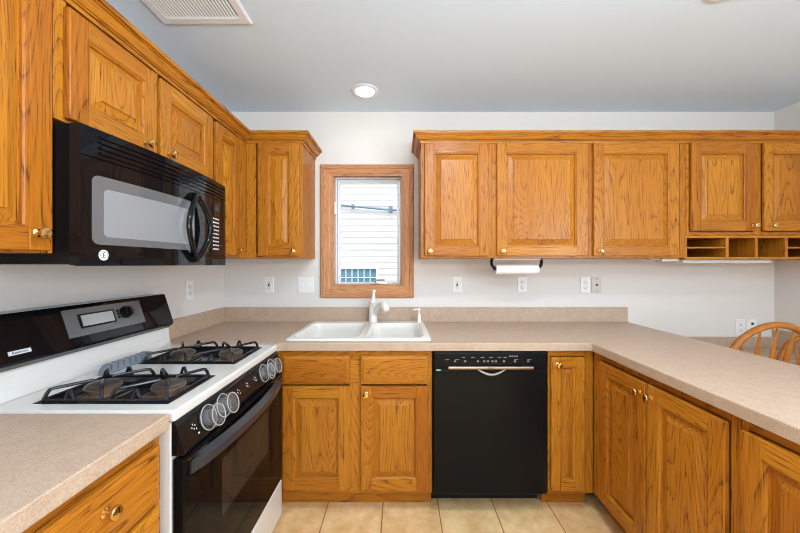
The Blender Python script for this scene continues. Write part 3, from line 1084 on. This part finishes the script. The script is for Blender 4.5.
def rounded_panel(x0, x1, z0, z1, r, yoff, mt, name, parent):
    bm = bmesh.new()
    pts = rrect(x0, x1, z0, z1, r, 5)
    # column strips so that the panel follows the bow
    xs = sorted(set([round(p[0], 5) for p in pts] + [x0 + (x1 - x0) * i / 20 for i in range(21)]))
    def span(x):
        d = 0
        if x < x0 + r: d = r - math.sqrt(max(r * r - (x0 + r - x) ** 2, 0))
        if x > x1 - r: d = r - math.sqrt(max(r * r - (x - x1 + r) ** 2, 0))
        return z0 + d, z1 - d
    q = MB(); v = []; f = []
    for x in xs:
        a, b = span(x)
        y = bow(x / WM) + yoff
        v += [(x, y, a), (x, y, b), (x, y + .003, b), (x, y + .003, a)]
    for i in range(len(xs) - 1):
        a, b = i * 4, i * 4 + 4
        for j in range(4):
            k = (j + 1) % 4
            f.append((a + j, a + k, b + k, b + j))
    f += [(0, 3, 2, 1), (len(xs) * 4 - 4, len(xs) * 4 - 3, len(xs) * 4 - 2, len(xs) * 4 - 1)]
    bm.free()
    q.add(v, f, 0, True)
    return q.build(name, mt, parent, recalc=True)
wd = rounded_panel(.030, .458, 1.388, 1.592, .020, -.001, MWGLASS, 'window', dr)
rounded_panel(.062, .440, 1.412, 1.556, .014, -.0018, MWMESH, 'window_screen', dr)
cpn = curved(.575, WM, MZ0, 1.640, 0, .016, BLACK, 'keypad_panel', mw)
m = MB()
for r_ in range(9):
    for c_ in range(3):
        x = .612 + c_ * .022; z = 1.400 + r_ * .018
        y = bow(x / WM) - .0012
        m.box(x, x + .012, y, y + .001, z, z + .006)
tag(m.build('keypad_marks', MARK, cpn), kind='stuff')
x = .65; y = bow(.86) - .0012
MB().box(.610, .680, y - .0004, y + .001, 1.585, 1.615).build('clock_display', DARKGLASS, cpn)
# near end cap and top grille
m = MB(); m.box(-.0015, .0, -.006, .024, MZ0 + .002, MZ1 - .001); m.build('end_cap', BLACK, mw)
gr = curved(.0, WM, 1.643, MZ1, .0, .016, BLACK, 'vent_grille', mw)
for k in range(4):
    z = 1.656 + k * .016
    curved(.05, WM - .02, z, z + .0075, -.0075, .0072, BLACK, 'louver', gr)
# pointed oval loop handle
h = MB()
HX, HZ = .456, 1.486
for sgn in (-1, 1):
    pts = []
    for i in range(21):
        u = -1 + 2 * i / 20
        k = 1 - abs(u) ** 1.7
        x = HX + sgn * .078 * k
        pts.append((x, bow(x / WM) - .014 - .016 * k, HZ + .136 * u))
    h.tube(pts, .0125, 10, flat=.8)
for z in (HZ - .134, HZ + .134):
    h.lathe([(.013, 0), (.013, .018)], (HX, bow(HX / WM) - .018, z), (0, 1, 0), 12)
h.build('handle', BLACK, mw, recalc=True)
m = MB()
bx, bz = .062, 1.357
by = bow(bx / WM)
m.lathe([(.016, 0), (.016, .0015), (.0145, .002), (0, .002)], (bx, by, bz), (0, -1, 0), 28)
bd = m.build('brand_badge', PLASTIC, dr, recalc=True)
m = MB()
for dz in (.0038, -.0038):
    pts = [(bx + .0010 - .0050 * math.cos(a), by - .0028, bz + dz + .0040 * math.sin(a)) for a in [(-1.9 + 3.8 * i / 10) for i in range(11)]]
    m.tube(pts, .0011, 6)
pts = [(bx + .0118 * math.cos(2 * PI * i / 28), by - .0024, bz + .0118 * math.sin(2 * PI * i / 28)) for i in range(28)]
m.tube(pts, .0005, 5, closed=True)
m.build('emblem', SLOT, bd)

# ------------------------------------------------------------------ paper towel holder, under-cabinet light, transformer
pt = thing('paper_towel_holder', 'black-ended paper towel holder with a thin white roll under the wall cabinets', 'paper towel holder', (.765, 2.13, UZ0))
m = MB(); m.box(-.155, .155, -.02, .02, -.012, -.0005, 0, .003); m.build('mount_bar', PLASTIC, pt)
for sgn in (-1, 1):
    m = MB()
    m.tube([(sgn * .158, 0, -.002), (sgn * .166, 0, -.02), (sgn * .162, 0, -.045), (sgn * .148, 0, -.065), (sgn * .141, 0, -.075)], .009, 10, flat=2.0)
    m.build('arm', SATINBLACK, pt)
m = MB(); m.lathe([(.031, 0), (.032, .002), (.032, .276), (.031, .278)], (-.139, 0, -.073), (1, 0, 0), 28); m.build('roll', PAPER, pt, recalc=True)

ul = thing('under_cabinet_light', 'slim white strip light fixed under the cubbyholes', 'light fixture', (2.165, 2.17, 1.364))
m = MB(); m.box(-.295, .295, -.03, .03, -.026, -.0005, 0, .005); m.build('housing', PLASTIC, ul)
m = MB(); m.box(.02, .045, -.006, .006, -.031, -.0262, 0, .001); m.build('switch', BEIGEPLATE, ul)
m = MB(); m.box(-.055, .055, -.025, .025, -.022, -.0005, 0, .004); m.box(-.125, -.0551, -.012, .012, -.010, -.0005, 0, .002)
o = m.build('plug_box', BEIGEPLATE); o.location = (1.735, 2.10, UZ0)
tag(o, 'small beige plug box under the cabinet left of the strip light', 'plug box')

# ------------------------------------------------------------------ outlets and switches
def outlet(loc, rotz, label, style='duplex', mt=PLASTIC):
    o = thing('wall_outlet' if style != 'switch' else 'light_switch', label, 'outlet' if style != 'switch' else 'switch', loc, rotz, 'wall plates')
    w2 = .058 if style == 'double' or style == 'switch' else .035
    m = MB(); m.box(-w2, w2, -.006, -.0002, -.058, .058, 0, .003); m.build('cover_plate', mt, o)
    def recept(x, z):
        m = MB(); m.lathe([(.0165, 0), (.0165, .0022), (.0155, .003), (0, .003)], (x, -.006, z), (0, -1, 0), 20)
        r = m.build('receptacle', mt, o, recalc=True)
        m = MB()
        m.box(x - .0075, x - .0050, -.0094, -.0088, z - .001, z + .008); m.box(x + .0050, x + .0075, -.0094, -.0088, z - .001, z + .008)
        m.box(x - .0025, x + .0025, -.0094, -.0088, z - .010, z - .005)
        m.build('slots', SLOT, r)
    def toggle(x):
        m = MB(); m.box(x - .005, x + .005, -.0075, -.0058, -.012, .012); m.box(x - .0035, x + .0035, -.016, -.0074, .0, .008, 0, .001)
        m.build('toggle', mt, o)
        m = MB()
        for z in (.03, -.03): m.lathe([(.003, 0), (.003, .001), (0, .0012)], (x, -.006, z), (0, -1, 0), 10)
        m.build('screw', BEIGEPLATE, o, recalc=True)
    if style == 'duplex':
        recept(0, .020); recept(0, -.020)
    elif style == 'gfci':
        m = MB(); m.box(-.017, .017, -.0085, -.0058, -.034, .034, 0, .001); r = m.build('receptacle', mt, o)
        m = MB(); m.box(-.006, .006, -.0098, -.0084, -.007, .007)
        for z in (.020, -.024):
            m.box(-.0085, -.0055, -.0090, -.0084, z - .003, z + .005); m.box(.0055, .0085, -.0090, -.0084, z - .003, z + .005)
            m.box(-.003, .003, -.0090, -.0084, z + .008 if z < 0 else z - .011, z + .013 if z < 0 else z - .006)
        m.build('slots', SLOT, r)
    elif style == 'switch':
        toggle(-.023); toggle(.023)
    elif style == 'jack':
        m = MB(); m.lathe([(.0065, 0), (.0065, .006), (0, .0062)], (0, -.006, 0), (0, -1, 0), 14)
        for z in (.042, -.042): m.lathe([(.0035, 0), (.0035, .001), (0, .0012)], (0, -.006, z), (0, -1, 0), 10)
        m.build('jack', SLOT, o, recalc=True)
    elif style == 'jackpair':
        m = MB()
        for z in (.022, -.022): m.lathe([(.009, 0), (.009, .004), (0, .0042)], (0, -.006, z), (0, -1, 0), 14)
        m.build('jack', SLOT, o, recalc=True)
    return o
outlet((XL, 1.962, 1.175), RL, 'white duplex outlet on the left wall behind the stove')
outlet((-.955, YB, 1.180), RB, 'white outlet with dark test buttons on the sink wall near the left corner', 'gfci')
outlet((-.687, YB, 1.180), RB, 'white double light switch plate beside the left of the window casing', 'switch')
outlet((.411, YB, 1.182), RB, 'white outlet with dark test buttons on the sink wall right of the window', 'gfci')
outlet((.884, YB, 1.184), RB, 'white duplex outlet directly below the paper towel holder')
outlet((1.343, YB, 1.181), RB, 'white duplex outlet right beside the beige cable plate')
outlet((1.424, YB, 1.181), RB, 'beige cable jack plate beside a white outlet on the sink wall', 'jack', BEIGEPLATE)
outlet((2.468, YB, .875), RB, 'white duplex outlet low on the wall just above the desk backsplash')
outlet((2.553, YB, .878), RB, 'white plate with two dark jacks low on the wall above the desk', 'jackpair')

# ------------------------------------------------------------------ built-in desk beyond the peninsula
dk = thing('built_in_desk', 'low beige laminate desk along the wall beyond the peninsula', 'desk', (0, 0, 0))
m = MB(); m.box(CPO + .03, XR - .001, 2.03, YB - .001, .690, .728, 0, .003); m.build('desktop', LAMINATE, dk)
m = MB(); m.box(CPO + .03, XR - .021, YB - .021, YB - .001, .7285, .805, 0, .002); m.box(XR - .0205, XR - .001, 2.03, YB - .001, .7285, .862, 0, .002); m.build('backsplash', LAMINATE, dk)
m = MB(); m.box(CPO + .032, CPO + .16, 2.06, YB - .004, 0, .689); m.build('pedestal', OAK3, dk)
m = MB(); m.box(XR - .03, XR - .003, 2.06, YB - .004, 0, .689); m.build('side_panel', OAK3, dk)

# ------------------------------------------------------------------ windsor chairs (local: back at y = 0, sitter faces +y)
def make_chair(name, label, loc, rotz, top=1.0):
    ch = thing(name, label, 'chair', loc, rotz, 'oak bow-back chairs')
    pts = []
    for i in range(28):
        a = 2 * PI * i / 28
        x = .215 * math.copysign(abs(math.cos(a)) ** .8, math.cos(a)); y = .20 + .205 * math.copysign(abs(math.sin(a)) ** .8, math.sin(a))
        pts.append((x, y))
    m = MB()
    v = []
    for ins, z in ((.03, .418), (0, .432), (0, .446), (.012, .452), (.05, .446)):
        for p in pts:
            s = 1 - ins / .2
            v.append((p[0] * s, .20 + (p[1] - .20) * s, z))
    n = 28
    f = [list(range(n))[::-1]]
    for i in range(4):
        f += [(i * n + j, i * n + (j + 1) % n, (i + 1) * n + (j + 1) % n, (i + 1) * n + j) for j in range(n)]
    f.append([4 * n + j for j in range(n)])
    m.add(v, f, 0, True); m.build('seat', BOWOAK, ch, recalc=True)
    for sx in (-1, 1):
        for ya, yb in ((.07, .0), (.33, .39)):
            m = MB()
            p0, p1 = Vector((sx * .14, ya, .425)), Vector((sx * .205, yb, .0))
            P = [p0.lerp(p1, q) for q in (0, .15, .3, .35, .5, .7, .75, 1)]
            m.tube(P, [.013, .016, .021, .017, .021, .017, .018, .012], 12); m.build('leg', BOWOAK, ch)
    for sx in (-1, 1):
        m = MB(); m.tube([(sx * .174, .036, .20), (sx * .174, .20, .20), (sx * .174, .358, .20)], [.009, .014, .009], 10); m.build('stretcher', BOWOAK, ch)
    m = MB(); m.tube([(-.168, .2, .20), (0, .2, .20), (.168, .2, .20)], [.009, .014, .009], 10); m.build('stretcher', BOWOAK, ch)
    # bow: circular top, tapering down to the seat, reclined towards -y
    rec = .16
    R = .250
    path = []
    zc = top - R
    path.append((-.175, .448)); path.append((-.215, .56)); path.append((-.240, zc - .06))
    for i in range(25):
        a = PI - PI * i / 24
        path.append((R * math.cos(a), zc + R * math.sin(a)))
    path += [(.240, zc - .06), (.215, .56), (.175, .448)]
    m = MB()
    m.tube([(x, .045 - rec * (z - .45), z) for x, z in path], .0175, 12, flat=1.0, up=(0, 0, 1)); m.build('bow', BOWOAK, ch)
    for k in range(-2, 3):
        xb = k * .066
        xt = k * .092
        zt = zc + math.sqrt(max(R * R - xt * xt, .0004)) - .010
        m = MB()
        P, Rr = [], []
        for u, r in ((0, .008), (.2, .009), (.45, .016), (.62, .0185), (.74, .015), (.88, .008), (1, .0065)):
            z = .446 + (zt - .446) * u
            P.append((xb + (xt - xb) * u, .045 - rec * (z - .45), z)); Rr.append(r)
        m.tube(P, Rr, 10, flat=.5, up=(1, 0, 0)); m.build('spindle', BOWOAK, ch)
    return ch
make_chair('windsor_chair', 'oak bow-back spindle chair standing closest to the peninsula, on its far side', (2.055, 1.800, 0), 0)
c = make_chair('windsor_chair', 'smaller oak bow-back chair seen between the spindles of the bigger one in front', (2.49, 1.95, 0), PI)
c.scale = (.8, .85, .88)

# ------------------------------------------------------------------ ceiling fixtures
rv = thing('ceiling_vent', 'white rectangular louvered vent in the ceiling', 'vent', (0, 0, ZC))
vx0, vx1, vy0, vy1 = -1.087, -.679, 1.02, 1.485
m = MB()
v, f = [], []
for ins, z in ((0, -.0005), (0, -.004), (.008, -.010), (.040, -.010), (.043, -.003)):
    v += [(vx0 + ins, vy0 + ins, z), (vx1 - ins, vy0 + ins, z), (vx1 - ins, vy1 - ins, z), (vx0 + ins, vy1 - ins, z)]
for i in range(4):
    for j in range(4):
        k = (j + 1) % 4
        f.append((i * 4 + j, i * 4 + k, i * 4 + 4 + k, i * 4 + 4 + j))
m.add(v, f); m.build('frame', VENTWHITE, rv, recalc=True)
MB().box(vx0 + .04, vx1 - .04, vy0 + .04, vy1 - .04, -.0022, -.0006).build('throat', VENTDARK, rv)
nsl = 22
sl = None
for i in range(nsl):
    x = vx0 + .046 + (vx1 - vx0 - .092) * (i + .5) / nsl
    if sl is None:
        m = MB(); m.prism([(.0040, -.0040), (.0030, -.0028), (-.0034, -.0086), (-.0024, -.0098)], 1, vy0 + .042, vy1 - .042)
        # prism on axis 1 takes (x, z) points
        sl = m.build('slat', VENTWHITE, rv, recalc=True)
        sl.location.x = x
    else:
        s2 = sl.copy(); C.objects.link(s2); s2.parent = rv; s2.location.x = x

def can_light(x, y, label, power=1.0):
    c = thing('recessed_light', label, 'ceiling light', (x, y, ZC), 0, 'recessed ceiling lights')
    MB().lathe([(.086, -.0005), (.086, -.003), (.080, -.008), (.066, -.008), (.058, -.002)], (0, 0, 0), (0, 0, 1), 36).build('trim_ring', VENTWHITE, c, recalc=True)
    MB().lathe([(.058, -.0045), (.056, -.0095), (0, -.0100)], (0, 0, 0), (0, 0, 1), 32).build('lamp', LAMP, c, recalc=True)
    l = bpy.data.lights.new('recessed_lamp_light', 'AREA')
    l.shape = 'DISK'; l.size = .11; l.energy = CAN_POWER * power; l.color = CAN_COLOR; l.spread = 2.6
    o = bpy.data.objects.new('recessed_lamp_light', l)
    C.objects.link(o); o.parent = c; o.location = (0, 0, -.013)
    return c
can_light(-.227, 2.068, 'round recessed ceiling light, lit, above the sink', .05)
can_light(1.32, 1.278, 'round recessed ceiling light nearer the camera, half cut off above the peninsula', .06)
